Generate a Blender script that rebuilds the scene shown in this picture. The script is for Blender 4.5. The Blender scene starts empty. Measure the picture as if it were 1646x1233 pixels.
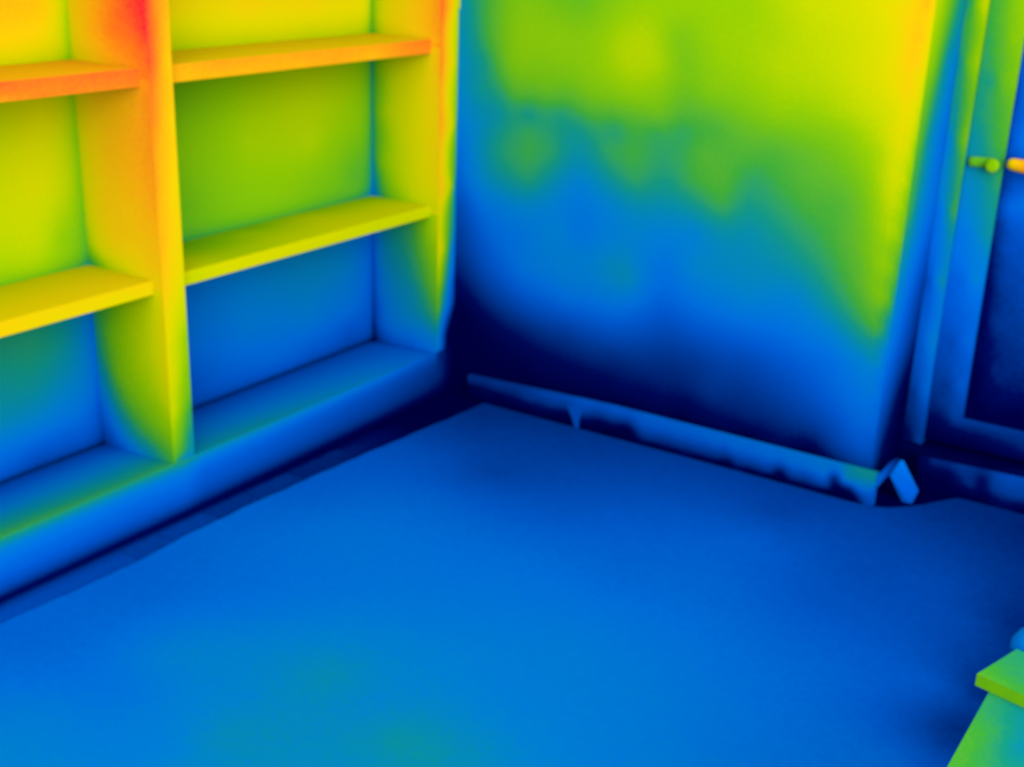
# A room corner as a thermal camera shows it: every surface carries the false colour of its own
# temperature. Temperatures (0 = coldest navy, 1 = hottest red) are given at measured spots of each
# surface in metres, interpolated over it, and turned into colour by one palette in the materials.
import bpy, math
import numpy as np
from mathutils import Vector, Matrix

scene = bpy.context.scene
# ---------------------------------------------------------------- camera
F_PX, YAW, PITCH, ROLL = 2065.56996, 0.57078, 0.35148, 0.03337
CAM = Vector((2.51346, -3.16417, 1.45000))
cd = bpy.data.cameras.new('camera')
cam = bpy.data.objects.new('camera', cd); scene.collection.objects.link(cam)
cd.sensor_width = 36.0; cd.lens = 36.0 * F_PX / 1646.0; cd.clip_start = 0.05
fwd = Vector((-math.sin(YAW) * math.cos(PITCH), math.cos(YAW) * math.cos(PITCH), -math.sin(PITCH)))
r0 = Vector((math.cos(YAW), math.sin(YAW), 0)); u0 = r0.cross(fwd)
rt = r0 * math.cos(ROLL) + u0 * math.sin(ROLL); up = -r0 * math.sin(ROLL) + u0 * math.cos(ROLL)
M = Matrix((rt, up, -fwd)).transposed().to_4x4(); M.translation = CAM
cam.matrix_world = M
cd.dof.use_dof = True; cd.dof.focus_distance = 1.0; cd.dof.aperture_fstop = 8.5
scene.camera = cam
# ---------------------------------------------------------------- light
ALB = 0.40                                   # all paints are matt and darkish; exposure makes up for it
w = bpy.data.worlds.new('even_room_light'); scene.world = w; w.use_nodes = True
w.node_tree.nodes['Background'].inputs[0].default_value = (1, 1, 1, 1)
w.node_tree.nodes['Background'].inputs[1].default_value = 1.25
sd = bpy.data.lights.new('front_fill', 'SUN'); sd.energy = 2.0; sd.angle = math.radians(40)  # added fill from the camera side, evens out walls and shelf backs
so = bpy.data.objects.new('front_fill', sd); scene.collection.objects.link(so)
so.rotation_euler = Vector((-.68, .62, -.13)).to_track_quat('-Z', 'Y').to_euler(); so.location = (3, -4, 3)
s2 = bpy.data.lights.new('high_fill', 'SUN'); s2.energy = 1.2; s2.angle = math.radians(60)  # second added fill, steeper, lifts the floor and shelf tops
so2 = bpy.data.objects.new('high_fill', s2); scene.collection.objects.link(so2)
so2.rotation_euler = Vector((-.60, .40, -.70)).to_track_quat('-Z', 'Y').to_euler(); so2.location = (3, -4, 3.5)
vs = scene.view_settings
vs.view_transform = 'Standard'; vs.look = 'None'; vs.gamma = 1.0; vs.use_curve_mapping = False
vs.exposure = math.log2(1 / ALB) - 0.22

# ---------------------------------------------------------------- temperatures at measured spots
FIELDS = {
    'wall': (1, [(0.271,1.198,0.44),(0.304,1.200,0.49),(0.369,1.204,0.57),(0.454,1.209,0.64),(0.597,1.218,0.62),(0.677,1.223,0.61),(0.792,1.230,0.66),(0.976,1.241,0.68),(1.150,1.252,0.68),(1.315,1.262,0.74),(1.471,1.272,0.78),(1.575,1.278,0.84),(1.612,1.280,0.89),(1.633,1.282,0.78),(0.273,1.102,0.43),(0.350,1.108,0.54),(0.457,1.116,0.65),(0.602,1.127,0.66),(0.798,1.141,0.70),(0.874,1.147,0.71),(0.966,1.154,0.64),(1.072,1.162,0.68),(1.243,1.175,0.70),(1.404,1.187,0.74),(1.542,1.197,0.80),(1.608,1.202,0.87),(1.634,1.204,0.76),(0.268,1.031,0.41),(0.352,1.038,0.49),(0.439,1.045,0.63),(0.544,1.054,0.64),(0.706,1.068,0.66),(0.822,1.078,0.71),(0.916,1.086,0.70),(0.989,1.092,0.63),(1.078,1.099,0.67),(1.249,1.114,0.71),(1.411,1.128,0.74),(1.549,1.140,0.81),(1.609,1.145,0.86),(1.634,1.147,0.74),(0.270,0.941,0.39),(0.333,0.947,0.46),(0.410,0.954,0.51),(0.464,0.959,0.58),(0.569,0.970,0.60),(0.711,0.984,0.63),(0.828,0.995,0.66),(0.922,1.004,0.65),(0.996,1.012,0.61),(1.068,1.019,0.64),(1.258,1.037,0.69),(1.420,1.053,0.72),(1.559,1.067,0.80),(1.609,1.072,0.83),(1.634,1.074,0.70),(0.267,0.876,0.37),(0.323,0.882,0.41),(0.401,0.891,0.45),(0.509,0.902,0.48),(0.613,0.913,0.50),(0.714,0.924,0.56),(0.813,0.935,0.58),(0.927,0.947,0.61),(1.001,0.955,0.57),(1.091,0.964,0.59),(1.263,0.983,0.66),(1.427,1.000,0.70),(1.566,1.015,0.77),(1.610,1.020,0.80),(1.634,1.022,0.67),(0.268,0.830,0.34),(0.336,0.838,0.41),(0.424,0.848,0.49),(0.511,0.858,0.53),(0.615,0.870,0.49),(0.677,0.877,0.48),(0.796,0.890,0.51),(0.911,0.903,0.54),(1.004,0.914,0.53),(1.095,0.924,0.56),(1.268,0.944,0.62),(1.431,0.962,0.66),(1.541,0.975,0.74),(1.606,0.982,0.79),(1.633,0.985,0.66),(0.265,0.765,0.30),(0.326,0.772,0.40),(0.404,0.782,0.49),(0.513,0.795,0.54),(0.598,0.805,0.51),(0.680,0.816,0.45),(0.781,0.828,0.53),(0.859,0.837,0.55),(0.954,0.849,0.52),(1.064,0.863,0.57),(1.188,0.878,0.57),(1.274,0.888,0.57),(1.357,0.899,0.60),(1.438,0.909,0.63),(1.548,0.922,0.71),(1.609,0.930,0.77),(1.630,0.932,0.63),(0.267,0.680,0.27),(0.328,0.688,0.37),(0.407,0.699,0.44),(0.517,0.713,0.50),(0.602,0.725,0.44),(0.685,0.736,0.39),(0.786,0.750,0.46),(0.864,0.760,0.52),(0.960,0.773,0.49),(1.034,0.783,0.54),(1.125,0.795,0.57),(1.213,0.807,0.52),(1.282,0.817,0.55),(1.365,0.828,0.58),(1.447,0.839,0.60),(1.526,0.849,0.66),(1.608,0.861,0.75),(1.632,0.864,0.62),(0.268,0.603,0.20),(0.342,0.614,0.31),(0.432,0.627,0.37),(0.563,0.646,0.39),(0.689,0.665,0.35),(0.810,0.682,0.40),(0.946,0.702,0.44),(1.040,0.716,0.47),(1.131,0.729,0.54),(1.202,0.739,0.49),(1.289,0.752,0.52),(1.373,0.764,0.56),(1.454,0.776,0.57),(1.534,0.788,0.64),(1.607,0.798,0.72),(1.630,0.802,0.59),(0.270,0.516,0.16),(0.367,0.531,0.28),(0.502,0.553,0.34),(0.631,0.573,0.38),(0.694,0.583,0.34),(0.816,0.602,0.38),(0.953,0.624,0.38),(1.065,0.642,0.39),(1.210,0.665,0.44),(1.348,0.686,0.51),(1.447,0.702,0.56),(1.543,0.717,0.63),(1.609,0.728,0.70),(1.630,0.731,0.57),(0.272,0.408,0.10),(0.370,0.425,0.22),(0.506,0.448,0.34),(0.657,0.475,0.38),(0.822,0.503,0.42),(0.882,0.514,0.40),(0.970,0.529,0.33),(1.074,0.547,0.40),(1.219,0.572,0.42),(1.358,0.596,0.46),(1.441,0.611,0.52),(1.539,0.627,0.60),(1.605,0.639,0.66),(1.628,0.643,0.52),(0.272,0.307,0.02),(0.373,0.326,0.12),(0.510,0.352,0.24),(0.662,0.380,0.32),(0.829,0.412,0.36),(0.967,0.438,0.29),(1.082,0.459,0.34),(1.228,0.487,0.39),(1.367,0.513,0.39),(1.468,0.532,0.49),(1.549,0.547,0.58),(1.606,0.558,0.63),(1.628,0.562,0.47),(0.274,0.205,0.00),(0.376,0.226,0.02),(0.514,0.254,0.10),(0.667,0.285,0.17),(0.835,0.319,0.24),(0.994,0.351,0.21),(1.090,0.370,0.25),(1.237,0.400,0.30),(1.377,0.428,0.34),(1.478,0.449,0.40),(1.560,0.465,0.51),(1.604,0.474,0.55),(1.625,0.478,0.39),(0.332,0.113,0.00),(0.518,0.154,0.02),(0.673,0.187,0.07),(0.841,0.224,0.11),(1.001,0.259,0.13),(1.098,0.280,0.15),(1.246,0.312,0.20),(1.387,0.342,0.27),(1.488,0.365,0.32),(1.570,0.382,0.39),(1.606,0.390,0.43),(1.625,0.394,0.32),(0.545,0.058,0.00),(0.700,0.094,0.01),(0.868,0.133,0.05),(1.009,0.166,0.08),(1.144,0.197,0.13),(1.255,0.223,0.14),(1.397,0.255,0.21),(1.499,0.279,0.29),(1.581,0.298,0.34),(1.617,0.307,0.35),(1.626,0.309,0.28),(0.977,0.061,0.00),(1.114,0.095,0.02),(1.264,0.132,0.08),(1.407,0.167,0.14),(1.509,0.193,0.22),(1.592,0.213,0.30),(1.621,0.220,0.29),(1.234,0.049,0.00),(1.380,0.087,0.05),(1.518,0.122,0.15),(1.601,0.144,0.25),(1.624,0.150,0.22),(1.523,0.078,0.05),(1.609,0.087,0.15),(0.332,0.082,0.00),(0.543,0.094,0.00),(0.870,0.104,0.00),(1.074,0.100,0.00),(1.268,0.092,0.00),(1.451,0.092,0.00),(0.295,0.147,0.00),(0.292,0.270,0.00),(0.427,0.113,0.00),(1.129,0.843,0.57),(0.501,0.830,0.53),(0.865,0.474,0.42)]),
    'reveal': (0, [(0.053,1.279,0.70),(0.133,1.276,0.60),(0.218,1.273,0.48),(0.276,1.271,0.46),(0.044,1.143,0.66),(0.126,1.137,0.52),(0.182,1.133,0.42),(0.264,1.127,0.38),(0.031,0.958,0.58),(0.097,0.950,0.46),(0.171,0.941,0.37),(0.254,0.931,0.30),(0.032,0.780,0.53),(0.093,0.770,0.42),(0.181,0.755,0.34),(0.260,0.742,0.29),(0.023,0.605,0.42),(0.068,0.596,0.36),(0.156,0.577,0.28),(0.261,0.554,0.15),(0.023,0.439,0.34),(0.093,0.421,0.27),(0.183,0.398,0.17),(0.278,0.373,0.06),(0.014,0.301,0.27),(0.073,0.284,0.20),(0.164,0.257,0.06),(0.246,0.232,0.00),(0.016,0.145,0.18),(0.075,0.125,0.07),(0.181,0.089,0.00),(0.279,0.056,0.00)]),
    'jamb': (1, [(1.638,1.272,0.50),(1.653,1.273,0.66),(1.668,1.274,0.75),(1.678,1.275,0.74),(1.636,1.128,0.45),(1.651,1.129,0.62),(1.667,1.131,0.66),(1.679,1.132,0.70),(1.634,0.931,0.34),(1.649,0.933,0.50),(1.665,0.935,0.58),(1.681,0.937,0.66),(1.634,0.743,0.30),(1.653,0.746,0.42),(1.674,0.749,0.55),(1.682,0.750,0.56),(1.637,0.556,0.20),(1.655,0.559,0.38),(1.672,0.562,0.45),(1.681,0.564,0.42),(1.640,0.380,0.25),(1.659,0.384,0.35),(1.680,0.389,0.38),(1.645,0.236,0.16),(1.662,0.240,0.27),(1.680,0.244,0.31),(1.656,0.108,0.08),(1.668,0.111,0.17),(1.678,0.114,0.16)]),
    'stile': (1, [(1.681,1.274,0.54),(1.708,1.276,0.58),(1.730,1.277,0.63),(1.755,1.279,0.68),(1.685,1.192,0.53),(1.721,1.194,0.58),(1.750,1.197,0.66),(1.772,1.198,0.66),(1.686,1.084,0.50),(1.715,1.087,0.50),(1.737,1.089,0.60),(1.770,1.092,0.64),(1.680,0.934,0.44),(1.714,0.938,0.48),(1.745,0.942,0.55),(1.769,0.945,0.57),(1.683,0.813,0.40),(1.717,0.817,0.42),(1.748,0.822,0.48),(1.771,0.825,0.52),(1.685,0.680,0.33),(1.721,0.686,0.36),(1.753,0.691,0.43),(1.774,0.694,0.47),(1.684,0.560,0.27),(1.723,0.567,0.29),(1.755,0.573,0.40),(1.775,0.577,0.34),(1.685,0.385,0.20),(1.724,0.393,0.20),(1.756,0.399,0.30),(1.776,0.403,0.28),(1.685,0.258,0.15),(1.726,0.267,0.14),(1.759,0.275,0.26),(1.776,0.279,0.24),(1.689,0.166,0.06),(1.731,0.176,0.09),(1.755,0.182,0.17),(1.777,0.188,0.17),(1.799,0.175,0.15),(1.866,0.173,0.14),(1.932,0.168,0.13),(1.704,0.123,0.00),(1.755,0.127,0.02),(1.805,0.134,0.03),(1.873,0.129,0.05),(1.938,0.128,0.08),(1.808,0.112,0.00),(1.942,0.101,0.00)]),
    'glass': (1, [(1.774,1.168,0.27),(1.778,1.061,0.17),(1.791,1.062,0.25),(1.777,0.944,0.19),(1.790,0.945,0.26),(1.802,0.947,0.29),(1.780,0.824,0.12),(1.799,0.826,0.22),(1.821,0.830,0.24),(1.786,0.776,0.20),(1.802,0.778,0.28),(1.833,0.783,0.30),(1.785,0.726,0.12),(1.806,0.730,0.22),(1.841,0.735,0.24),(1.784,0.659,0.08),(1.804,0.663,0.18),(1.847,0.670,0.20),(1.783,0.575,0.04),(1.806,0.579,0.14),(1.860,0.589,0.17),(1.785,0.454,0.02),(1.812,0.460,0.12),(1.879,0.473,0.14),(1.786,0.313,0.00),(1.803,0.316,0.02),(1.830,0.322,0.09),(1.901,0.338,0.10),(1.793,0.242,0.00),(1.849,0.255,0.05),(1.912,0.270,0.06),(1.793,0.187,0.00),(1.857,0.203,0.00),(1.920,0.218,0.00)]),
    'skirt': (1, [(0.359,0.074,0.10),(0.458,0.080,0.12),(0.572,0.088,0.15),(0.683,0.089,0.20),(0.770,0.084,0.24),(0.896,0.090,0.26),(1.582,0.079,0.42),(1.633,0.079,0.44),(1.651,0.075,0.43),(0.360,0.055,0.05),(0.459,0.059,0.08),(0.573,0.057,0.13),(0.663,0.058,0.14),(0.771,0.060,0.17),(0.867,0.064,0.17),(0.365,0.038,0.00),(0.460,0.031,0.00),(0.575,0.027,0.02),(0.686,0.028,0.00),(0.816,0.031,0.00),(0.879,0.031,0.00),(0.413,0.009,0.00),(0.920,0.038,0.00),(1.546,0.027,0.00),(1.542,0.057,0.08),(1.540,0.075,0.28),(1.576,0.059,0.40),(1.587,0.044,0.15),(1.602,0.016,0.00),(1.612,0.046,0.32),(1.633,0.039,0.28),(1.637,0.008,0.20),(1.651,0.030,0.25),(1.662,0.051,0.28),(0.958,0.090,0.27),(0.959,0.068,0.25),(0.961,0.047,0.17),(0.962,0.029,0.12),(0.963,0.015,0.05),(0.964,0.002,0.00),(1.018,0.090,0.28),(1.020,0.067,0.26),(1.021,0.047,0.18),(1.023,0.029,0.12),(1.024,0.015,0.05),(1.025,0.002,0.00),(1.078,0.089,0.28),(1.080,0.067,0.27),(1.081,0.047,0.18),(1.083,0.029,0.13),(1.084,0.015,0.05),(1.085,0.002,0.00),(1.136,0.089,0.29),(1.138,0.067,0.27),(1.140,0.047,0.19),(1.142,0.029,0.13),(1.143,0.015,0.05),(1.144,0.002,0.00),(1.194,0.089,0.30),(1.196,0.067,0.28),(1.198,0.047,0.19),(1.200,0.029,0.13),(1.201,0.015,0.05),(1.202,0.002,0.00),(1.251,0.089,0.31),(1.253,0.067,0.29),(1.255,0.047,0.20),(1.257,0.029,0.14),(1.258,0.015,0.05),(1.259,0.002,0.00),(1.306,0.089,0.31),(1.309,0.067,0.30),(1.311,0.047,0.21),(1.313,0.029,0.14),(1.314,0.015,0.05),(1.315,0.002,0.00),(1.361,0.089,0.32),(1.364,0.067,0.31),(1.366,0.047,0.21),(1.368,0.029,0.14),(1.369,0.015,0.05),(1.371,0.002,0.00),(1.416,0.088,0.33),(1.418,0.067,0.31),(1.420,0.047,0.22),(1.422,0.029,0.14),(1.424,0.015,0.05),(1.425,0.002,0.00),(1.469,0.088,0.33),(1.471,0.066,0.32),(1.474,0.047,0.22),(1.476,0.029,0.15),(1.477,0.015,0.05),(1.479,0.002,0.00),(1.521,0.088,0.34),(1.524,0.066,0.33),(1.526,0.047,0.23),(1.528,0.029,0.15),(1.530,0.015,0.05),(1.532,0.002,0.00),(1.390,0.030,0.02),(1.247,0.026,0.06)]),
    'recess': (1, [(1.717,0.087,0.04),(1.744,0.080,0.11),(1.811,0.076,0.13),(1.909,0.079,0.17),(1.973,0.079,0.20),(1.978,0.044,0.15),(1.849,0.044,0.12),(1.879,0.062,0.05),(1.905,0.054,0.15),(1.747,0.062,0.05),(1.782,0.053,0.02),(1.750,0.035,0.00),(1.836,0.026,0.02),(1.885,0.023,0.00),(1.983,0.013,0.00),(1.948,0.035,0.12)]),
    'sill': (1, [(1.713,0.082,0.05),(1.816,0.081,0.05),(1.949,0.079,0.09),(1.715,0.067,0.02),(1.818,0.068,0.02),(1.951,0.062,0.05),(1.944,0.106,0.04),(1.880,0.098,0.00),(1.711,0.097,0.00),(1.812,0.104,0.00)]),
    'carpet': (2, [(0.452,-0.135,0.13),(0.544,-0.284,0.16),(0.624,-0.222,0.16),(0.731,-0.477,0.18),(0.780,-0.332,0.18),(0.818,-0.191,0.16),(1.019,-0.258,0.19),(1.194,-0.227,0.20),(1.336,-0.218,0.20),(1.460,-0.219,0.18),(1.554,-0.240,0.20),(1.672,-0.106,0.18),(1.804,-0.006,0.14),(1.947,0.057,0.12),(2.018,0.021,0.11),(1.938,-0.205,0.16),(2.073,-0.221,0.13),(1.912,-0.377,0.20),(1.773,-0.406,0.20),(1.667,-0.326,0.21),(1.467,-0.435,0.27),(1.312,-0.466,0.26),(1.168,-0.530,0.26),(1.004,-0.564,0.24),(0.834,-0.599,0.24),(0.559,-0.502,0.23),(0.436,-0.485,0.23),(0.704,-0.698,0.28),(0.526,-0.735,0.28),(0.446,-0.893,0.28),(0.458,-1.022,0.30),(0.627,-0.981,0.33),(0.871,-0.923,0.32),(1.086,-0.841,0.31),(1.295,-0.762,0.29),(1.498,-0.684,0.29),(1.696,-0.609,0.24),(1.889,-0.536,0.21),(2.030,-0.499,0.18),(2.099,-0.449,0.11),(2.098,-0.607,0.14),(2.099,-0.806,0.17),(2.120,-0.769,0.10),(2.034,-0.798,0.24),(1.931,-0.874,0.27),(2.096,-1.009,0.19),(2.114,-0.972,0.13),(2.117,-0.896,0.12),(1.904,-1.148,0.31),(1.761,-1.251,0.33),(1.677,-0.915,0.31),(1.404,-0.960,0.33),(1.360,-1.148,0.36),(1.255,-1.225,0.36),(1.077,-1.201,0.35),(0.491,-1.166,0.31),(0.443,-1.321,0.29),(0.420,-1.485,0.28),(0.419,-1.654,0.29),(0.439,-1.793,0.29),(0.594,-1.793,0.31),(0.690,-1.639,0.36),(0.741,-1.601,0.38),(0.821,-1.628,0.38),(0.743,-1.766,0.33),(0.668,-1.922,0.36),(0.952,-1.640,0.39),(1.001,-1.551,0.41),(1.026,-1.506,0.43),(1.043,-1.650,0.41),(1.009,-1.747,0.42),(1.130,-1.660,0.41),(1.160,-1.515,0.39),(1.272,-1.580,0.45),(1.356,-1.578,0.44),(1.276,-1.658,0.42),(1.359,-1.421,0.38),(1.475,-1.337,0.36),(0.927,-1.853,0.36),(0.807,-1.963,0.37),(0.741,-2.044,0.38),(1.596,-1.427,0.36),(1.735,-1.327,0.35),(1.921,-1.193,0.32),(2.062,-1.091,0.29),(0.980,-1.070,0.33),(0.828,-1.217,0.33),(0.700,-1.381,0.32),(1.339,-1.305,0.36),(1.602,-1.194,0.35),(0.532,-1.665,0.30),(0.517,-1.482,0.29)]),
    'front': (0, [(-1.672,0.141,0.57),(-1.508,0.152,0.56),(-1.307,0.159,0.55),(-1.181,0.147,0.57),(-1.044,0.140,0.48),(-0.847,0.135,0.47),(-0.622,0.156,0.43),(-0.403,0.158,0.38),(-0.224,0.138,0.33),(-0.096,0.123,0.30),(-1.675,0.119,0.50),(-1.511,0.129,0.48),(-1.332,0.132,0.45),(-1.678,0.098,0.42),(-1.683,0.054,0.30),(-1.686,0.025,0.18),(-1.689,0.006,0.06),(-1.429,0.073,0.34),(-1.432,0.042,0.28),(-1.436,0.008,0.10),(-1.185,0.103,0.35),(-1.182,0.060,0.27),(-1.185,0.026,0.19),(-1.187,-0.000,0.03),(-0.919,0.105,0.32),(-0.921,0.061,0.22),(-0.923,0.026,0.12),(-0.925,0.003,0.00),(-0.624,0.110,0.32),(-0.625,0.063,0.20),(-0.626,0.025,0.08),(-0.627,0.002,0.00),(-0.345,0.112,0.27),(-0.345,0.063,0.15),(-0.345,0.017,0.00),(-0.160,0.100,0.24),(-0.127,0.049,0.08),(-0.094,0.008,0.00),(-0.046,0.089,0.13),(-0.022,0.061,0.00),(-0.023,0.124,0.02),(-0.010,0.015,0.00),(-1.124,0.149,0.37),(-1.155,0.148,0.44),(-0.037,0.128,0.05),(-0.057,0.123,0.12),(-0.077,0.128,0.20),(-0.025,0.187,0.08),(-0.052,0.194,0.24),(-1.555,0.037,0.32),(-1.558,0.007,0.10),(-1.165,1.239,0.99),(-1.153,1.239,0.95),(-1.135,1.238,0.93),(-1.115,1.237,0.91),(-1.172,1.181,0.99),(-1.149,1.179,0.95),(-1.116,1.178,0.89),(-1.167,1.114,0.98),(-1.145,1.112,0.93),(-1.115,1.110,0.87),(-1.173,0.992,0.95),(-1.155,0.990,0.92),(-1.111,0.985,0.85),(-1.174,0.837,0.92),(-1.150,0.834,0.88),(-1.110,0.828,0.82),(-1.173,0.692,0.90),(-1.152,0.688,0.86),(-1.110,0.680,0.82),(-1.173,0.587,0.86),(-1.141,0.580,0.82),(-1.108,0.572,0.76),(-1.174,0.480,0.82),(-1.150,0.474,0.77),(-1.109,0.463,0.67),(-1.172,0.385,0.80),(-1.147,0.378,0.74),(-1.110,0.367,0.63),(-1.172,0.289,0.76),(-1.145,0.280,0.68),(-1.111,0.270,0.52),(-1.171,0.223,0.68),(-1.146,0.215,0.60),(-1.111,0.204,0.45),(-1.171,0.173,0.60),(-1.143,0.164,0.51),(-1.111,0.153,0.42),(-0.080,1.200,0.96),(-0.050,1.199,0.90),(-0.016,1.198,0.82),(-0.001,1.197,0.65),(-0.082,1.035,0.94),(-0.052,1.033,0.85),(-0.021,1.031,0.80),(-0.002,1.030,0.62),(-0.082,0.857,0.91),(-0.047,0.853,0.83),(-0.016,0.849,0.73),(0.000,0.847,0.50),(-0.081,0.672,0.86),(-0.049,0.667,0.80),(-0.017,0.662,0.62),(-0.001,0.659,0.36),(-0.080,0.480,0.79),(-0.055,0.475,0.68),(-0.022,0.469,0.43),(-0.005,0.466,0.30),(-0.082,0.382,0.68),(-0.052,0.376,0.52),(-0.019,0.369,0.31),(-0.006,0.366,0.20),(-0.080,0.282,0.55),(-0.060,0.277,0.40),(-0.027,0.270,0.27),(-0.007,0.265,0.10),(-0.080,0.160,0.38),(-0.047,0.151,0.25),(-0.014,0.143,0.05),(-0.076,0.097,0.27)]),
    'div_side_top': (1, [(0.028,1.226,0.86),(0.091,1.229,0.90),(0.153,1.233,0.95),(0.194,1.236,0.98),(0.250,1.239,1.00),(0.020,1.164,0.84),(0.084,1.168,0.90),(0.146,1.173,0.95),(0.208,1.177,0.97),(0.252,1.180,1.00),(0.012,1.108,0.82),(0.077,1.113,0.86),(0.140,1.118,0.91),(0.202,1.123,0.94),(0.253,1.128,0.97)]),
    'div_side_mid': (1, [(0.010,1.009,0.82),(0.065,1.014,0.86),(0.129,1.021,0.88),(0.192,1.027,0.90),(0.254,1.033,0.94),(0.009,0.878,0.80),(0.049,0.883,0.84),(0.115,0.891,0.88),(0.179,0.899,0.90),(0.254,0.908,0.93),(0.006,0.743,0.77),(0.033,0.747,0.82),(0.100,0.757,0.86),(0.165,0.767,0.87),(0.254,0.780,0.91),(0.010,0.652,0.70),(0.044,0.658,0.78),(0.112,0.669,0.84),(0.199,0.683,0.86),(0.256,0.693,0.88),(0.017,0.614,0.60),(0.063,0.622,0.72),(0.130,0.634,0.80),(0.217,0.649,0.86)]),
    'div_side_low': (1, [(0.051,0.518,0.58),(0.096,0.527,0.66),(0.141,0.535,0.70),(0.207,0.548,0.74),(0.259,0.558,0.82),(0.018,0.432,0.52),(0.064,0.441,0.63),(0.133,0.455,0.70),(0.200,0.469,0.74),(0.254,0.480,0.81),(0.018,0.333,0.45),(0.077,0.346,0.62),(0.134,0.359,0.68),(0.213,0.377,0.73),(0.257,0.386,0.80),(0.020,0.250,0.36),(0.079,0.264,0.52),(0.137,0.278,0.62),(0.227,0.300,0.70),(0.256,0.306,0.75),(0.029,0.167,0.25),(0.082,0.181,0.38),(0.140,0.196,0.50),(0.197,0.210,0.58),(0.253,0.224,0.66),(0.089,0.140,0.30),(0.171,0.161,0.45),(0.239,0.179,0.57)]),
    'end_side_top': (1, [(0.003,1.141,0.67),(0.022,1.142,0.73),(0.057,1.144,0.80),(0.127,1.149,0.84),(0.194,1.153,0.88),(0.254,1.158,0.93)]),
    'end_side_mid': (1, [(0.002,0.996,0.55),(0.021,0.998,0.64),(0.057,1.001,0.71),(0.127,1.007,0.77),(0.196,1.013,0.81),(0.254,1.018,0.88),(0.001,0.867,0.53),(0.020,0.869,0.63),(0.056,0.873,0.71),(0.127,0.880,0.77),(0.197,0.888,0.81),(0.254,0.894,0.85),(0.002,0.716,0.48),(0.019,0.718,0.58),(0.044,0.721,0.66),(0.128,0.731,0.74),(0.198,0.740,0.80),(0.254,0.747,0.83),(0.004,0.639,0.43),(0.031,0.642,0.54),(0.080,0.649,0.67),(0.152,0.659,0.75),(0.222,0.669,0.80)]),
    'end_side_low': (1, [(0.006,0.501,0.35),(0.026,0.504,0.42),(0.080,0.513,0.48),(0.153,0.524,0.53),(0.200,0.532,0.63),(0.254,0.540,0.72),(0.005,0.401,0.30),(0.022,0.404,0.38),(0.080,0.413,0.44),(0.153,0.426,0.50),(0.201,0.434,0.57),(0.256,0.443,0.67),(0.004,0.298,0.25),(0.022,0.302,0.33),(0.080,0.312,0.40),(0.154,0.326,0.44),(0.214,0.337,0.53),(0.257,0.345,0.61),(0.003,0.194,0.15),(0.021,0.198,0.26),(0.080,0.210,0.35),(0.154,0.224,0.39),(0.227,0.239,0.45),(0.258,0.245,0.51),(0.080,0.157,0.23),(0.154,0.173,0.31),(0.252,0.193,0.39),(0.080,0.157,0.33),(0.253,0.152,0.35)]),
    'backR_top': (0, [(-0.835,1.204,0.83),(-0.841,1.129,0.76),(-0.596,1.195,0.84),(-0.600,1.116,0.77),(-0.352,1.186,0.83),(-0.355,1.119,0.77),(-0.164,1.179,0.81),(-0.165,1.117,0.76)]),
    'backR_mid': (0, [(-0.831,0.975,0.65),(-0.842,0.833,0.66),(-0.852,0.704,0.62),(-0.607,1.003,0.69),(-0.616,0.837,0.70),(-0.623,0.701,0.66),(-0.359,0.982,0.72),(-0.365,0.806,0.71),(-0.369,0.698,0.65),(-0.168,0.966,0.69),(-0.170,0.838,0.67),(-0.173,0.688,0.59),(-0.173,0.641,0.61),(-0.116,0.961,0.66),(-0.118,0.795,0.63),(-0.114,0.661,0.59)]),
    'backR_low': (0, [(-0.847,0.467,0.35),(-0.637,0.456,0.39),(-0.377,0.438,0.41),(-0.207,0.423,0.39),(-0.116,0.445,0.33),(-0.857,0.329,0.33),(-0.645,0.311,0.36),(-0.382,0.285,0.37),(-0.210,0.263,0.33),(-0.118,0.283,0.30),(-0.119,0.200,0.26),(-0.866,0.205,0.25),(-0.651,0.200,0.29),(-0.386,0.187,0.28),(-0.653,0.163,0.27),(-0.211,0.202,0.25),(-0.846,0.163,0.25),(-0.731,0.494,0.38),(-0.874,0.403,0.34)]),
    'backL_top': (0, [(-1.352,1.224,0.88),(-1.360,1.159,0.85),(-1.367,1.106,0.80),(-1.257,1.220,0.87),(-1.264,1.153,0.83),(-1.270,1.106,0.78),(-1.200,1.204,0.81),(-1.209,1.123,0.78),(-1.172,1.190,0.75)]),
    'backL_mid': (0, [(-1.375,0.972,0.74),(-1.392,0.835,0.75),(-1.409,0.695,0.72),(-1.414,0.653,0.70),(-1.284,0.976,0.78),(-1.302,0.822,0.77),(-1.317,0.692,0.73),(-1.215,0.983,0.76),(-1.234,0.811,0.74),(-1.246,0.694,0.68),(-1.186,0.922,0.73),(-1.195,0.730,0.69)]),
    'backL_low': (0, [(-1.437,0.464,0.50),(-1.345,0.440,0.50),(-1.274,0.437,0.47),(-1.198,0.450,0.40),(-1.173,0.476,0.42),(-1.448,0.375,0.47),(-1.356,0.348,0.46),(-1.268,0.322,0.40),(-1.185,0.298,0.37),(-1.459,0.284,0.42),(-1.366,0.255,0.38),(-1.278,0.227,0.32),(-1.185,0.197,0.29),(-1.470,0.192,0.30),(-1.375,0.176,0.25),(-1.281,0.194,0.27),(-1.474,0.162,0.28)]),
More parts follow.
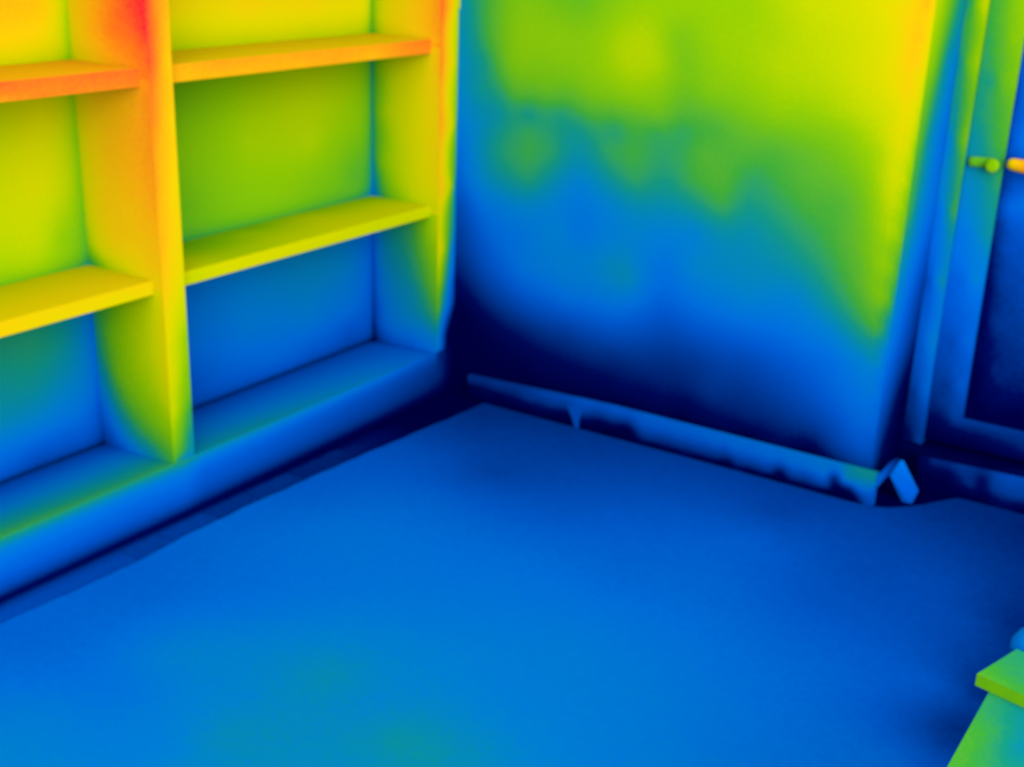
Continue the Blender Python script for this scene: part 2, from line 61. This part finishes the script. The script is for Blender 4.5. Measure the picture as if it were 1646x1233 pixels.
    'mid_top': (2, [(0.025,-1.437,0.78),(0.019,-1.340,0.79),(0.018,-1.233,0.79),(0.051,-1.168,0.79),(0.126,-1.512,0.81),(0.143,-1.436,0.82),(0.137,-1.277,0.82),(0.149,-1.196,0.83),(0.039,-0.896,0.64),(0.110,-0.962,0.70),(0.049,-0.679,0.70),(0.029,-0.658,0.66),(0.065,-0.445,0.75),(0.000,-0.372,0.68),(0.012,-0.129,0.66),(0.066,-0.165,0.73),(0.120,-0.082,0.74),(0.181,-0.098,0.78)]),
    'mid_front': (0, [(-1.583,0.619,0.85),(-1.587,0.586,0.84),(-1.434,0.611,0.84),(-1.437,0.586,0.82),(-1.262,0.601,0.84),(-1.263,0.586,0.81),(-1.187,0.614,0.85),(-1.069,0.628,0.75),(-1.071,0.605,0.78),(-1.072,0.585,0.75),(-0.966,0.628,0.79),(-0.858,0.634,0.79),(-0.860,0.593,0.78),(-0.623,0.640,0.79),(-0.625,0.589,0.77),(-0.360,0.629,0.78),(-0.360,0.593,0.75),(-0.094,0.603,0.78),(-0.094,0.580,0.74)]),
    'top_front': (0, [(-1.525,1.094,0.97),(-1.528,1.076,0.96),(-1.529,1.061,0.92),(-1.444,1.096,0.96),(-1.447,1.069,0.95),(-1.350,1.092,0.96),(-1.353,1.067,0.95),(-1.251,1.093,0.97),(-1.253,1.071,0.95),(-1.173,1.087,0.96),(-1.072,1.093,0.91),(-1.074,1.065,0.89),(-0.936,1.087,0.92),(-0.938,1.069,0.90),(-0.833,1.093,0.92),(-0.834,1.069,0.90),(-0.655,1.093,0.92),(-0.656,1.070,0.90),(-0.485,1.094,0.92),(-0.356,1.094,0.92),(-0.356,1.069,0.89),(-0.218,1.094,0.94),(-0.125,1.088,0.95),(-0.125,1.062,0.94)]),
    'top_top': (2, [(0.118,-1.446,0.88),(0.110,-1.355,0.87),(0.125,-1.269,0.88),(0.149,-1.186,0.90),(0.154,-0.987,0.84),(0.107,-0.712,0.84),(0.100,-0.467,0.84),(0.093,-0.250,0.82),(0.136,-0.133,0.85)]),
    'box': (2, [(2.250,-1.423,0.52),(2.289,-1.442,0.47),(2.308,-1.527,0.44),(2.273,-1.518,0.53),(2.252,-1.568,0.56),(2.244,-1.616,0.57),(2.289,-1.583,0.51),(2.280,-1.477,0.49)]),
    'board': (2, [(2.227,-1.397,0.57),(2.236,-1.380,0.55),(2.256,-1.313,0.51),(2.272,-1.384,0.52),(2.250,-1.401,0.55),(2.236,-1.415,0.59)]),
}
_fit = {}
def field(name, P):
    """temperature at points P (n,3) of the surface 'name'"""
    ax, pts = FIELDS[name]
    if name not in _fit:
        a = np.array(pts); uv, t = a[:, :2], a[:, 2]
        c = 0.012
        K = np.sqrt(((uv[:, None] - uv[None]) ** 2).sum(-1) + c * c)
        n = len(t); A = np.zeros((n + 1, n + 1)); A[:n, :n] = K - np.eye(n) * 0.0025; A[:n, n] = 1; A[n, :n] = 1
        sol = np.linalg.lstsq(A, np.r_[t, 0], rcond=None)[0]
        _fit[name] = (uv, sol, c, uv.min(0), uv.max(0))
    uv, sol, c, lo, hi = _fit[name]
    Q = np.clip(np.delete(P, ax, axis=1), lo, hi)
    K = np.sqrt(((Q[:, None] - uv[None]) ** 2).sum(-1) + c * c)
    return np.clip(K @ sol[:-1] + sol[-1], 0, 1)

def ridge(y):
    return np.interp(y, [-1.7, -1.3, -1.14, -1.08, -.85, -.6, -.36, -.15, 0], [.545, .52, .54, .465, .455, .42, .38, .31, .22])
def rail_heat(x, y, z):
    r = .085; dx = np.clip(-.002 - y, 0, None)
    arc = r - np.hypot(r - np.minimum(dx, r), r - np.minimum(z, r))
    d = np.where(dx < r, np.where(z < r, arc, dx), z)
    f = np.interp(d / .143, [0, .05, .12, .25, .42, .65, .80, .92, 1], [.03, .06, .14, .23, .29, .335, .41, .50, .56]) / .575
    return ridge(y) * f - .03 * np.clip((y + 1.2) / 1.1, 0, 1)
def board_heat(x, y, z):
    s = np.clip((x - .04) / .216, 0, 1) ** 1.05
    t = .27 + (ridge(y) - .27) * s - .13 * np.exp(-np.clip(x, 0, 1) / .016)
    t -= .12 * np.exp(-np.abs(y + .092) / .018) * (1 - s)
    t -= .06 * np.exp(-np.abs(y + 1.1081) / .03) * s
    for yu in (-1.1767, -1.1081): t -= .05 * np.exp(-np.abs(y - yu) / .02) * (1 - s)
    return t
YL, YRB, YE = -1.1767, -1.1081, -.092
def cell(name, z): return [(name + k, m) for k, m in (('_low', z < .59), ('_mid', (z >= .59) & (z < 1.08)), ('_top', z >= 1.08))]
def by_cell(P, name):
    out = np.zeros(len(P)); z = P[:, 2]
    for k, m in cell(name, z):
        if m.any(): out[m] = field(k, P[m])
    return out
def shelf_crease(z, lowest):
    return sum(a * np.exp(-np.clip(z - z0, 0, 9) / w) * (z >= z0 - .01) for z0, a, w in ((.137, lowest, .018), (.6106, .09, .016), (1.0992, .05, .014)))
def back_heat(x, y, z):
    P = np.stack([x, y, z], 1); left = y < -1.14; out = np.zeros(len(P))
    for m, n in ((left, 'backL'), (~left, 'backR')):
        if m.any(): out[m] = by_cell(P[m], n)
    low = z < .59
    out -= np.where(left, np.where(low, .10, .09) * np.exp(-np.abs(y - YL) / .022), np.where(low, .07, .12) * np.exp(-np.abs(y - YE) / .016))
    knee = np.where(left, np.hypot(y - YL, np.where(z >= .61, z - .61, 9)), np.hypot(y - YE, np.where(z >= .61, z - .61, 9)))
    return out - shelf_crease(z, .13) - .04 * np.exp(-knee / .04)
def end_front_heat(x, y, z):
    t = field('front', np.stack([x, y, z], 1))
    return t - .26 * np.clip((.30 - z) / .14, 0, 1) * np.clip((y + .075) / .07, 0, 1) - .05 * np.clip((.22 - z) / .08, 0, 1)
def div_heat(x, y, z):
    P = np.stack([x, y, z], 1); e = np.exp(-x / .05)
    return by_cell(P, 'div_side') - .05 * np.exp(-x / .014) - shelf_crease(z, .12) * e
def end_heat(x, y, z):
    P = np.stack([x, y, z], 1); e = np.exp(-x / .06)
    return by_cell(P, 'end_side') - .09 * np.exp(-x / .016) - shelf_crease(z, .12) * (.35 + .65 * e)
def bare_heat(x, y, z):
    far = np.clip((y + 1.9) / 1.8, 0, 1)
    t = np.interp(x, [.256, .262, .275, .295, .32, .45], [.06, .09, .16, .21, .22, .2])
    t = t * (1 - .5 * far ** 1.5) - .10 * far ** 1.5 - .18 * np.clip((y + .45) / .4, 0, 1)
    return np.where(y > -.06, 0, t)

# ---------------------------------------------------------------- materials
PAL = [(0, 0, 0, 70), (.07, 0, 12, 96), (.13, 0, 52, 142), (.20, 0, 76, 186), (.26, 0, 94, 215), (.32, 0, 115, 228), (.38, 0, 130, 214),
       (.44, 6, 142, 172), (.49, 20, 153, 128), (.55, 62, 172, 58), (.62, 112, 190, 20), (.68, 148, 203, 3), (.74, 196, 214, 0),
       (.80, 224, 215, 0), (.85, 243, 203, 8), (.90, 255, 177, 16), (.95, 255, 128, 28), (.98, 255, 95, 38), (1.0, 255, 45, 52)]
lin = lambda v: ((v / 255 + .055) / 1.055) ** 2.4 if v > 10 else v / 255 / 12.92
def thermal_paint(name, grain=60.0, amount=0.02, bump=0.0):
    m = bpy.data.materials.new(name); m.use_nodes = True
    nt = m.node_tree; N = nt.nodes; L = nt.links
    b = N['Principled BSDF']; b.inputs['Roughness'].default_value = 1; b.inputs['Specular IOR Level'].default_value = 0
    at = N.new('ShaderNodeAttribute'); at.attribute_name = 'surface_heat'
    tc = N.new('ShaderNodeTexCoord')
    no = N.new('ShaderNodeTexNoise'); no.inputs['Scale'].default_value = grain; no.inputs['Detail'].default_value = 2
    L.new(tc.outputs['Object'], no.inputs['Vector'])
    ma = N.new('ShaderNodeMath'); ma.operation = 'MULTIPLY_ADD'; ma.inputs[1].default_value = amount
    L.new(no.outputs['Fac'], ma.inputs[0])
    sb = N.new('ShaderNodeMath'); sb.operation = 'SUBTRACT'; sb.inputs[1].default_value = amount / 2
    L.new(at.outputs['Fac'], sb.inputs[0]); L.new(sb.outputs[0], ma.inputs[2])
    cr = N.new('ShaderNodeValToRGB'); cr.color_ramp.interpolation = 'LINEAR'
    e = cr.color_ramp.elements
    for i, (p, r, g, bb) in enumerate(PAL):
        el = e[i] if i < 1 else (e[1] if i == len(PAL) - 1 else e.new(p))
        if i == len(PAL) - 1: el = e[len(e) - 1]
        el.position = p; el.color = (lin(r) * ALB, lin(g) * ALB, lin(bb) * ALB, 1)
    L.new(ma.outputs[0], cr.inputs[0]); L.new(cr.outputs[0], b.inputs['Base Color'])
    if bump:
        bp = N.new('ShaderNodeBump'); bp.inputs['Strength'].default_value = bump; bp.inputs['Distance'].default_value = .002
        n2 = N.new('ShaderNodeTexNoise'); n2.inputs['Scale'].default_value = 400
        L.new(tc.outputs['Object'], n2.inputs['Vector']); L.new(n2.outputs['Fac'], bp.inputs['Height']); L.new(bp.outputs[0], b.inputs['Normal'])
    return m
PLASTER = thermal_paint('painted_plaster', 112, .05)
WOOD = thermal_paint('painted_shelf_wood', 144, .05)
JOINERY = thermal_paint('door_joinery', 144, .05)
GLASS = thermal_paint('glass_opaque_to_heat', 64, .05)
TRIM = thermal_paint('skirting_paint', 192, .05)
CARPET = thermal_paint('short_carpet', 72, .05, .15)
SCREED = thermal_paint('bare_floor', 96, .05)
CARD = thermal_paint('box_board', 128, .05)

# ---------------------------------------------------------------- builders
def link(name, V, FC, mat, heat, parent=None):
    me = bpy.data.meshes.new(name); me.from_pydata([tuple(v) for v in V], [], FC)
    at = me.attributes.new('surface_heat', 'FLOAT', 'CORNER'); at.data.foreach_set('value', np.asarray(heat, dtype=np.float32))
    me.materials.append(mat); me.update()
    o = bpy.data.objects.new(name, me); scene.collection.objects.link(o)
    if parent: o.parent = parent
    return o
def heat_of(h, P):
    if isinstance(h, str): return field(h, P)
    if callable(h): return np.clip(h(P[:, 0], P[:, 1], P[:, 2]), 0, 1)
    return np.full(len(P), float(h))
SIDES = ('-x', '+x', '-y', '+y', '-z', '+z')
def box(name, lo, hi, mat, heat, parent=None, step=.02, shape=None, bevel=0):
    """welded box with its faces cut into a fine grid; heat = {side: field | number | f(x,y,z)}, '*' = the rest.
    shape(P) may displace the finished points."""
    lo, hi = np.array(lo, float), np.array(hi, float)
    ns = np.maximum(1, np.minimum(230, np.ceil((hi - lo) / step))).astype(int)
    idx = {}; V = []; FC = []; H = []
    def vid(k):
        if k not in idx: idx[k] = len(V); V.append(lo + (hi - lo) * np.array(k) / ns)
        return idx[k]
    quads = {s: [] for s in SIDES}
    for ax in range(3):
        a, b = [(1, 2), (2, 0), (0, 1)][ax]
        for side in (0, 1):
            h = heat.get(SIDES[ax * 2 + side], heat.get('*', .3))
            fine = not isinstance(h, (int, float))
            for i in range(ns[a]):
                for j in range(ns[b]):
                    q = []
                    for di, dj in ((0, 0), (1, 0), (1, 1), (0, 1)):
                        k = [0, 0, 0]; k[ax] = int(ns[ax] * side); k[a] = i + di; k[b] = j + dj; q.append(vid(tuple(k)))
                    if not side: q.reverse()
                    quads[SIDES[ax * 2 + side]].append(q)
    V = np.array(V)
    for s in SIDES:
        if not quads[s]: continue
        q = np.array(quads[s]); FC += q.tolist()
        H.append(heat_of(heat.get(s, heat.get('*', .3)), V[q.ravel()]))
    if shape is not None: V = shape(V)
    o = link(name, V, FC, mat, np.concatenate(H), parent)
    return o
def tag(o, label=None, cat=None, group=None, kind=None):
    for k, v in (('label', label), ('category', cat), ('group', group), ('kind', kind)):
        if v: o[k] = v
    return o
def empty(name, loc=(0, 0, 0)):
    o = bpy.data.objects.new(name, None); scene.collection.objects.link(o); o.location = loc; o.empty_display_size = .1
    return o
def hull(name, pts, faces, mat, heat, parent=None, cuts=6):
    """closed polyhedron from corner points; each quad cut into a grid"""
    V = []; idx = {}; FC = []; H = []
    def vid(p):
        k = tuple(np.round(p, 5))
        if k not in idx: idx[k] = len(V); V.append(p)
        return idx[k]
    pts = np.array(pts, float)
    for f, h in zip(faces, heat):
        a, b, c, d = [pts[i] for i in f]
        for i in range(cuts):
            for j in range(cuts):
                q = []
                for di, dj in ((0, 0), (1, 0), (1, 1), (0, 1)):
                    u, v = (i + di) / cuts, (j + dj) / cuts
                    q.append(vid(a * (1 - u) * (1 - v) + b * u * (1 - v) + c * u * v + d * (1 - u) * v))
                FC.append(q); H.append(heat_of(h, np.array([V[t] for t in q])))
    return link(name, V, FC, mat, np.concatenate(H), parent)
BOXF = [(0, 3, 2, 1), (4, 5, 6, 7), (0, 1, 5, 4), (1, 2, 6, 5), (2, 3, 7, 6), (3, 0, 4, 7)]
def merge_heat(a, b, w): return a * (1 - w) + b * w

# ---------------------------------------------------------------- the setting
XC, YR = 1.626, .281            # outer corner of the wall, depth of the door recess
DX, SX = .256, .2248            # front of the shelf unit, front of its shelves
tag(box('floor', (-.12, -4.3, -.08), (3.3, .40, 0), SCREED, {'+z': bare_heat, '*': .1}, step=.02), kind='structure')
tag(box('wall_left', (-.12, -4.3, 0), (-.018, .0, 2.4), PLASTER, {'*': .45}, step=.2), kind='structure')
wall = tag(box('wall_back', (-.12, 0, 0), (XC, .40, 2.4), PLASTER, {'-y': 'wall', '+x': 'reveal', '*': .5}, step=.02), kind='structure')
tag(box('wall_back_pier', (2.62, 0, 0), (3.3, .40, 2.4), PLASTER, {'*': lambda x, y, z: .12 + .3 * z}, step=.1), kind='structure')
bpy.data.objects['wall_back_pier'].name = 'wall_right'
tag(box('trim_1', (XC, .02, 2.12), (2.62, .40, 2.4), PLASTER, {'*': .6}, step=.1), kind='structure')

# glazed door in the recess
door = tag(empty('door_1', (XC, YR, 0)), kind='structure')
def dpart(name, lo, hi, mat, heat, step=.015, parent=None, **k):
    o = box(name, lo, hi, mat, heat, None, step, **k)
    o.parent = parent or door
    o.matrix_parent_inverse = Matrix.Translation(-Vector((XC, YR, 0)))
    return o
dpart('frame_jamb', (XC + .001, .261, .088), (1.6815, .34, 2.115), JOINERY, {'-y': 'jamb', '+x': lambda x, y, z: .1 + .42 * z, '-z': 0, '*': 'jamb'})
dpart('frame_jamb', (2.56, .261, .088), (2.619, .34, 2.115), JOINERY, {'*': .3}, step=.1)
dpart('frame_head', (1.6815, .261, 2.06), (2.56, .34, 2.115), JOINERY, {'*': .7}, step=.1)
dpart('stile', (1.6825, YR, .10), (1.776, .325, 2.055), JOINERY, {'-y': 'stile', '+x': .12, '-x': lambda x, y, z: .1 + .35 * z, '*': .1})
dpart('stile', (2.465, YR, .10), (2.559, .325, 2.055), JOINERY, {'*': .25}, step=.1)
dpart('bottom_rail', (1.776, YR, .10), (2.465, .325, .184), JOINERY, {'-y': 'stile', '+z': .05, '*': 0})
dpart('top_rail', (1.776, YR, 1.96), (2.465, .325, 2.055), JOINERY, {'*': .7}, step=.1)
dpart('glass_pane', (1.776, .296, .184), (2.465, .316, 1.96), GLASS, {'-y': 'glass', '*': .1})
dpart('threshold', (XC + .001, .245, 0), (2.619, .36, .088), JOINERY, {'-y': 'sill', '*': 0})
# latch across the stile and the warm lever standing off the glass
def rod(name, a, b, r0_, r1_, mat, heat, n=10, rings=8, ratio=1.0):
    a, b = Vector(a), Vector(b); d = (b - a).normalized(); s = d.cross(Vector((0, 0, 1))).normalized(); t = s.cross(d)
    V = []; FC = []; H = []
    prof = [(0, .55), (.04, .9)] + [(i / rings, 1) for i in range(1, rings)] + [(.96, .9), (1, .55)]
    prof.sort()
    for u, k in prof:
        rr = (r0_ * (1 - u) + r1_ * u) * k
        for j in range(n):
            an = 2 * math.pi * j / n; V.append(a.lerp(b, u) + s * rr * ratio * math.cos(an) + t * rr * math.sin(an))
    m = len(prof)
    for i in range(m - 1):
        for j in range(n): FC.append([i * n + j, i * n + (j + 1) % n, (i + 1) * n + (j + 1) % n, (i + 1) * n + j])
    FC.append(list(range(n))[::-1]); FC.append([(m - 1) * n + j for j in range(n)])
    for f in FC:
        P = np.array([V[i] for i in f]); H.append(heat_of(heat, P))
    o = link(name, V, FC, mat, np.concatenate(H))
    for q in o.data.polygons[:-2]: q.use_smooth = True
    o.parent = door; o.matrix_parent_inverse = Matrix.Translation(-Vector((XC, YR, 0)))
    return o
rod('latch_bar', (1.689, .2735, .881), (1.757, .2735, .885), .014, .013, JOINERY, .60, ratio=.5)
rod('latch_knob', (1.752, .281, .879), (1.752, .254, .879), .016, .018, JOINERY, .66)
rod('lever_handle', (1.788, .262, .890), (1.91, .262, .880), .015, .022, JOINERY, lambda x, y, z: np.minimum(.82 + 2.2 * (x - 1.788), .93), ratio=.7)
rod('handle_stem', (1.885, .262, .8815), (1.885, .2965, .8815), .008, .008, JOINERY, .6)

# skirting boards, standing a little off the wall with a cold ragged foot
def ragged(V):
    V = V.copy(); z = V[:, 2]; x = V[:, 0]
    foot = z < .02
    V[:, 2] = np.where(foot, z + .004 * np.sin(x * 61) * np.sin(x * 23 + 1) + .004, z)
    lo = np.clip((.85 - x) / .5, 0, 1)
    V[:, 2] = np.where(z > .05, V[:, 2] - lo * .018 * (z / .1), V[:, 2])
    return V
tag(box('baseboard_back', (.345, -.045, .001), (1.655, -.027, .0985), TRIM, {'-y': 'skirt', '+z': 'skirt', '+x': .25, '*': 0}, step=.0075, shape=ragged), kind='structure')
def slant(V):
    V = V.copy(); V[:, 2] += np.where(V[:, 2] > .05, (V[:, 0] - 1.7) * .035, 0); return V
tag(box('baseboard_right', (1.705, .165, .001), (2.60, .183, .092), TRIM, {'-y': 'recess', '*': .05}, step=.012, shape=slant), kind='structure')

# ---------------------------------------------------------------- carpet
YS = [-4.3, -1.753, -1.422, -1.225, -1.022, -.66, -.096]; XL = [.330, .343, .360, .349, .351, .369, .412]
XB = [.412, .739, 1.179, 1.60, 1.66, 1.72, 1.80, 3.3]; YB = [-.052, -.052, -.050, -.052, -.03, .03, .152, .155]
def carpet():
    nu, nv = 130, 170; V = []
    x0, x1, y0 = .36, 3.28, -4.28
    for lay in (1, 0):
        for j in range(nv + 1):
            for i in range(nu + 1):
                u, v = i / nu, j / nv
                xa = x0 + (x1 - x0) * u; y = y0 + (float(np.interp(xa, XB, YB)) - y0) * v
                xl = float(np.interp(y, YS, XL)) + .0025 * math.sin(y * 47) * math.sin(y * 19)
                V.append((xl + (x1 - xl) * u, y, .005 if lay else .0004))
    V = np.array(V); s = nu + 1; n = s * (nv + 1); FC = []
    for j in range(nv):
        for i in range(nu):
            a = j * s + i; FC.append([a, a + 1, a + s + 1, a + s])
            FC.append([n + a, n + a + s, n + a + s + 1, n + a + 1])
    ring = [i for i in range(s)] + [j * s + nu for j in range(1, nv + 1)] + [nv * s + i for i in range(nu - 1, -1, -1)] + [j * s for j in range(nv - 1, 0, -1)]
    for a, b in zip(ring, ring[1:] + ring[:1]): FC.append([a, n + a, n + b, b])
    P = V[np.array(FC).ravel()]
    return link('carpet', V, FC, CARPET, field('carpet', P))
tag(carpet(), 'large plain blue floor covering with a straight cut edge along the shelf unit', 'carpet')
# darker flat offcuts lying in the bare strip between shelf unit and carpet
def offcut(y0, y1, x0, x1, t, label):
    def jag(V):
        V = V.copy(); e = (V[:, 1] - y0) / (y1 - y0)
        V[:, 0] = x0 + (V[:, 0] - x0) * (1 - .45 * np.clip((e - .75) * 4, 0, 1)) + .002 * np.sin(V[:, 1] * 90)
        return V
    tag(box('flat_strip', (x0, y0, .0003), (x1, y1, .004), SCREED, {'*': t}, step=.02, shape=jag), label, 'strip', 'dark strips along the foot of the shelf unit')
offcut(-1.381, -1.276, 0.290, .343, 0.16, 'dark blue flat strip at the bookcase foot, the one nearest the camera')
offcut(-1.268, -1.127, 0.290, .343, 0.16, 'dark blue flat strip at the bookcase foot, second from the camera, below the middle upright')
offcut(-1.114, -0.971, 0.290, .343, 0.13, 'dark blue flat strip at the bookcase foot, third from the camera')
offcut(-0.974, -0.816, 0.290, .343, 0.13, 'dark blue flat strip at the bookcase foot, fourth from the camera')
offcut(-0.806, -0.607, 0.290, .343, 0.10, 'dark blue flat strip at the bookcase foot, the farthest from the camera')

# ---------------------------------------------------------------- shelf unit
unit = tag(empty('bookcase', (.12, -1.12, 0)), 'large empty open bookcase with thick shelves and a wide middle upright', 'bookcase')
def part(name, lo, hi, heat, step=.014, **k):
    o = box(name, lo, hi, WOOD, heat, None, step, **k); o.parent = unit
    o.matrix_parent_inverse = Matrix.Translation(-Vector((.12, -1.12, 0))); return o
YA, YB_, YC, YD = -1.1767, -1.1081, -.092, -.002
ZB, ZM0, ZM1, ZU0, ZU1, ZTOP = .143, .5766, .6106, 1.059, 1.0992, 2.05
part('back_panel', (-.016, -2.30, ZB), (0, YD, ZTOP), {'+x': back_heat, '*': .5}, step=.012)
def foot(V):
    V = V.copy(); V[:, 2] += np.where(V[:, 2] < ZB + .001, -.006 + .012 * V[:, 0] / DX, 0); return V
part('upright', (0.0005, YA, ZB), (DX + .001, YB_, ZTOP), {'-y': div_heat, '+x': 'front', '*': .5}, step=.01, shape=foot)
part('end_panel', (0.0005, YC, ZB), (DX + .0006, YD, ZTOP), {'-y': end_heat, '+x': end_front_heat, '*': .3}, step=.01, shape=foot)
part('end_panel', (0.0005, -2.36, ZB), (DX, -2.28, ZTOP), {'*': .85}, step=.1)
def lip(V):
    V = V.copy(); V[:, 2] += np.where(V[:, 2] > .1, -.006 + .012 * np.clip(V[:, 0] / DX, 0, 1), 0); return V
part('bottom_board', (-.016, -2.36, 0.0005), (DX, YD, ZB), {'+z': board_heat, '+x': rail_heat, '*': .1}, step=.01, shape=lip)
for (ya, yb, side) in ((-2.28, YA, 'left'), (YB_, YC, 'right')):
    part('shelf', (.0005, ya, ZM0), (SX, yb, ZM1), {'+z': 'mid_top', '+x': 'mid_front', '*': .55}, step=.01)
    part('shelf', (.0005, ya, ZU0), (SX, yb, ZU1), {'+z': 'top_top', '+x': 'top_front', '*': .8}, step=.01)
    part('shelf', (.0005, ya, 1.54), (SX, yb, 1.58), {'*': .95}, step=.1)
part('top_board', (-.016, -2.36, ZTOP), (DX, YD, ZTOP + .04), {'*': .97}, step=.1)
part('edge_bead', (.238, YD, 1.182), (DX + .004, .0 - .0004, ZTOP), {'*': .78}, step=.1)

# ---------------------------------------------------------------- bits at the foot of the wall
# clip hanging over the skirting
def prism(name, front, thick, mat, heat, y):
    """flat piece in the x-z plane with real thickness"""
    n = len(front); V = [(x, y, z) for x, z in front] + [(x, y + thick, z) for x, z in front]
    FC = [list(range(n)), [n + i for i in range(n - 1, -1, -1)]] + [[i, n + i, n + (i + 1) % n, (i + 1) % n] for i in range(n)]
    H = [heat_of(heat, np.array([V[i] for i in f], float)) for f in FC]
    return link(name, V, FC, mat, np.concatenate(H))
tag(prism('cable_clip', [(.712, .070), (.735, .078), (.758, .070), (.762, .050), (.755, .030), (.755, .006), (.744, .0055), (.732, .036)], .006, TRIM, .21, -.0525),
    'small pointed blue clip hanging in front of the skirting under the wide wall', 'clip')
# folded strip at the outer corner
def ribbon(name, path, width, thick, mat, heats):
    """path: list of (point, width direction)"""
    V = []; FC = []; H = []
    for i, (p, wd) in enumerate(path):
        p = Vector(p); wd = Vector(wd).normalized() * width / 2
        q = Vector(path[min(i + 1, len(path) - 1)][0]) - Vector(path[max(i - 1, 0)][0]); nn = q.cross(wd).normalized() * thick / 2
        V += [p - wd - nn, p + wd - nn, p + wd + nn, p - wd + nn]
    hv = []
    for i in range(len(path) - 1):
        for a in range(4):
            b = (a + 1) % 4; FC.append([i * 4 + a, i * 4 + b, i * 4 + 4 + b, i * 4 + 4 + a]); hv += [heats[i], heats[i], heats[i + 1], heats[i + 1]]
    FC.append([3, 2, 1, 0]); hv += [heats[0]] * 4
    m = (len(path) - 1) * 4; FC.append([m, m + 1, m + 2, m + 3]); hv += [heats[-1]] * 4
    return link(name, V, FC, mat, hv)
S_ = [((1.657, -.036, .075), (0, 0, 1)), ((1.660, .0, .082), (0, -.1, 1)), ((1.666, .045, .093), (0, -.3, 1)), ((1.674, .070, .098), (.2, -.5, 1)),
      ]
tag(ribbon('loose_strip', S_, .030, .004, TRIM, [.30, .24, .16, .12]), 'short blue strip running back round the outer wall corner', 'strip')
tag(hull('loose_strip', [(1.663, .052, .062), (1.680, .072, .1035), (1.7335, .064, .032), (1.727, .045, .0005), (1.707, .045, .0005),
                         (1.668, .058, .062), (1.686, .078, .1035), (1.739, .070, .032), (1.732, .051, .0005), (1.712, .051, .0005)],
         [(0, 4, 3, 2), (0, 2, 1, 0), (5, 7, 8, 9), (5, 6, 7, 5), (0, 1, 6, 5), (1, 2, 7, 6), (2, 3, 8, 7), (3, 4, 9, 8), (4, 0, 5, 9)],
         TRIM, [lambda x, y, z: .24 + 1.0 * (z - .02)] * 9, cuts=1), 'slanting bright blue strip leaning down to the floor beside the outer wall corner', 'strip')
bpy.data.objects['loose_strip.001'].name = 'leaning_strip'

# ---------------------------------------------------------------- low box with a board, near right corner
b_ = tag(empty('storage_box', (2.5, -1.7, .006)), 'flat green topped box in the lower right corner', 'box')
def bpart(name, lo, hi, heat, step=.02, **k):
    o = box(name, lo, hi, CARD, heat, None, step, **k); o.parent = b_
    o.matrix_parent_inverse = Matrix.Translation(-Vector((2.5, -1.7, .006))); return o
bpart('body', (2.243, -1.98, .006), (2.78, -1.20, .39), {'-x': lambda x, y, z: .3 + .5 * z, '-y': .4, '*': .35}, step=.03)
bpart('lid', (2.2385, -1.985, .3902), (2.785, -1.195, .40), {'+z': 'box', '*': .55}, step=.012)
A0 = Vector((2.217, -1.411)); dl = Vector((.285, .958)); dr = Vector((.973, -.232))
def bp(u, v, z): q = A0 + dl * u + dr * v; return (q.x, q.y, z)
c1, c2, c3, c4 = (0, 0), (.112, 0), (.112, .3), (0, .3)
tag(hull('lid_board', [bp(*c1, .4005), bp(*c4, .4005), bp(*c3, .4005), bp(*c2, .4005), bp(*c1, .42), bp(*c4, .42), bp(*c3, .42), bp(*c2, .42)], BOXF, CARD,
         [.5, 'board', .62, .5, .5, .55], cuts=10), 'green board with a brighter front edge lying askew on the box', 'board')
def lump():
    V = []; FC = []; n, m = 20, 10; c = Vector((2.335, -1.25, .4005)); r = Vector((.105, .055, .035))
    for j in range(m + 1):
        th = math.pi / 2 * j / m
        for i in range(n):
            a = 2 * math.pi * i / n; k = abs(math.cos(a)) ** .7 * math.copysign(1, math.cos(a)); l = abs(math.sin(a)) ** .7 * math.copysign(1, math.sin(a))
            V.append((c.x + r.x * k * max(math.cos(th), .001) ** .5, c.y + r.y * l * max(math.cos(th), .001) ** .5, c.z + r.z * math.sin(th)))
    for j in range(m):
        for i in range(n): FC.append([j * n + i, j * n + (i + 1) % n, (j + 1) * n + (i + 1) % n, (j + 1) * n + i])
    FC.append(list(range(n))[::-1]); FC.append([m * n + i for i in range(n)])
    o = link('folded_cloth', V, FC, CARD, [.34] * sum(len(f) for f in FC))
    for q in o.data.polygons: q.use_smooth = True
    return o
tag(lump(), 'light blue soft edge of a folded cloth behind the green board', 'cloth')
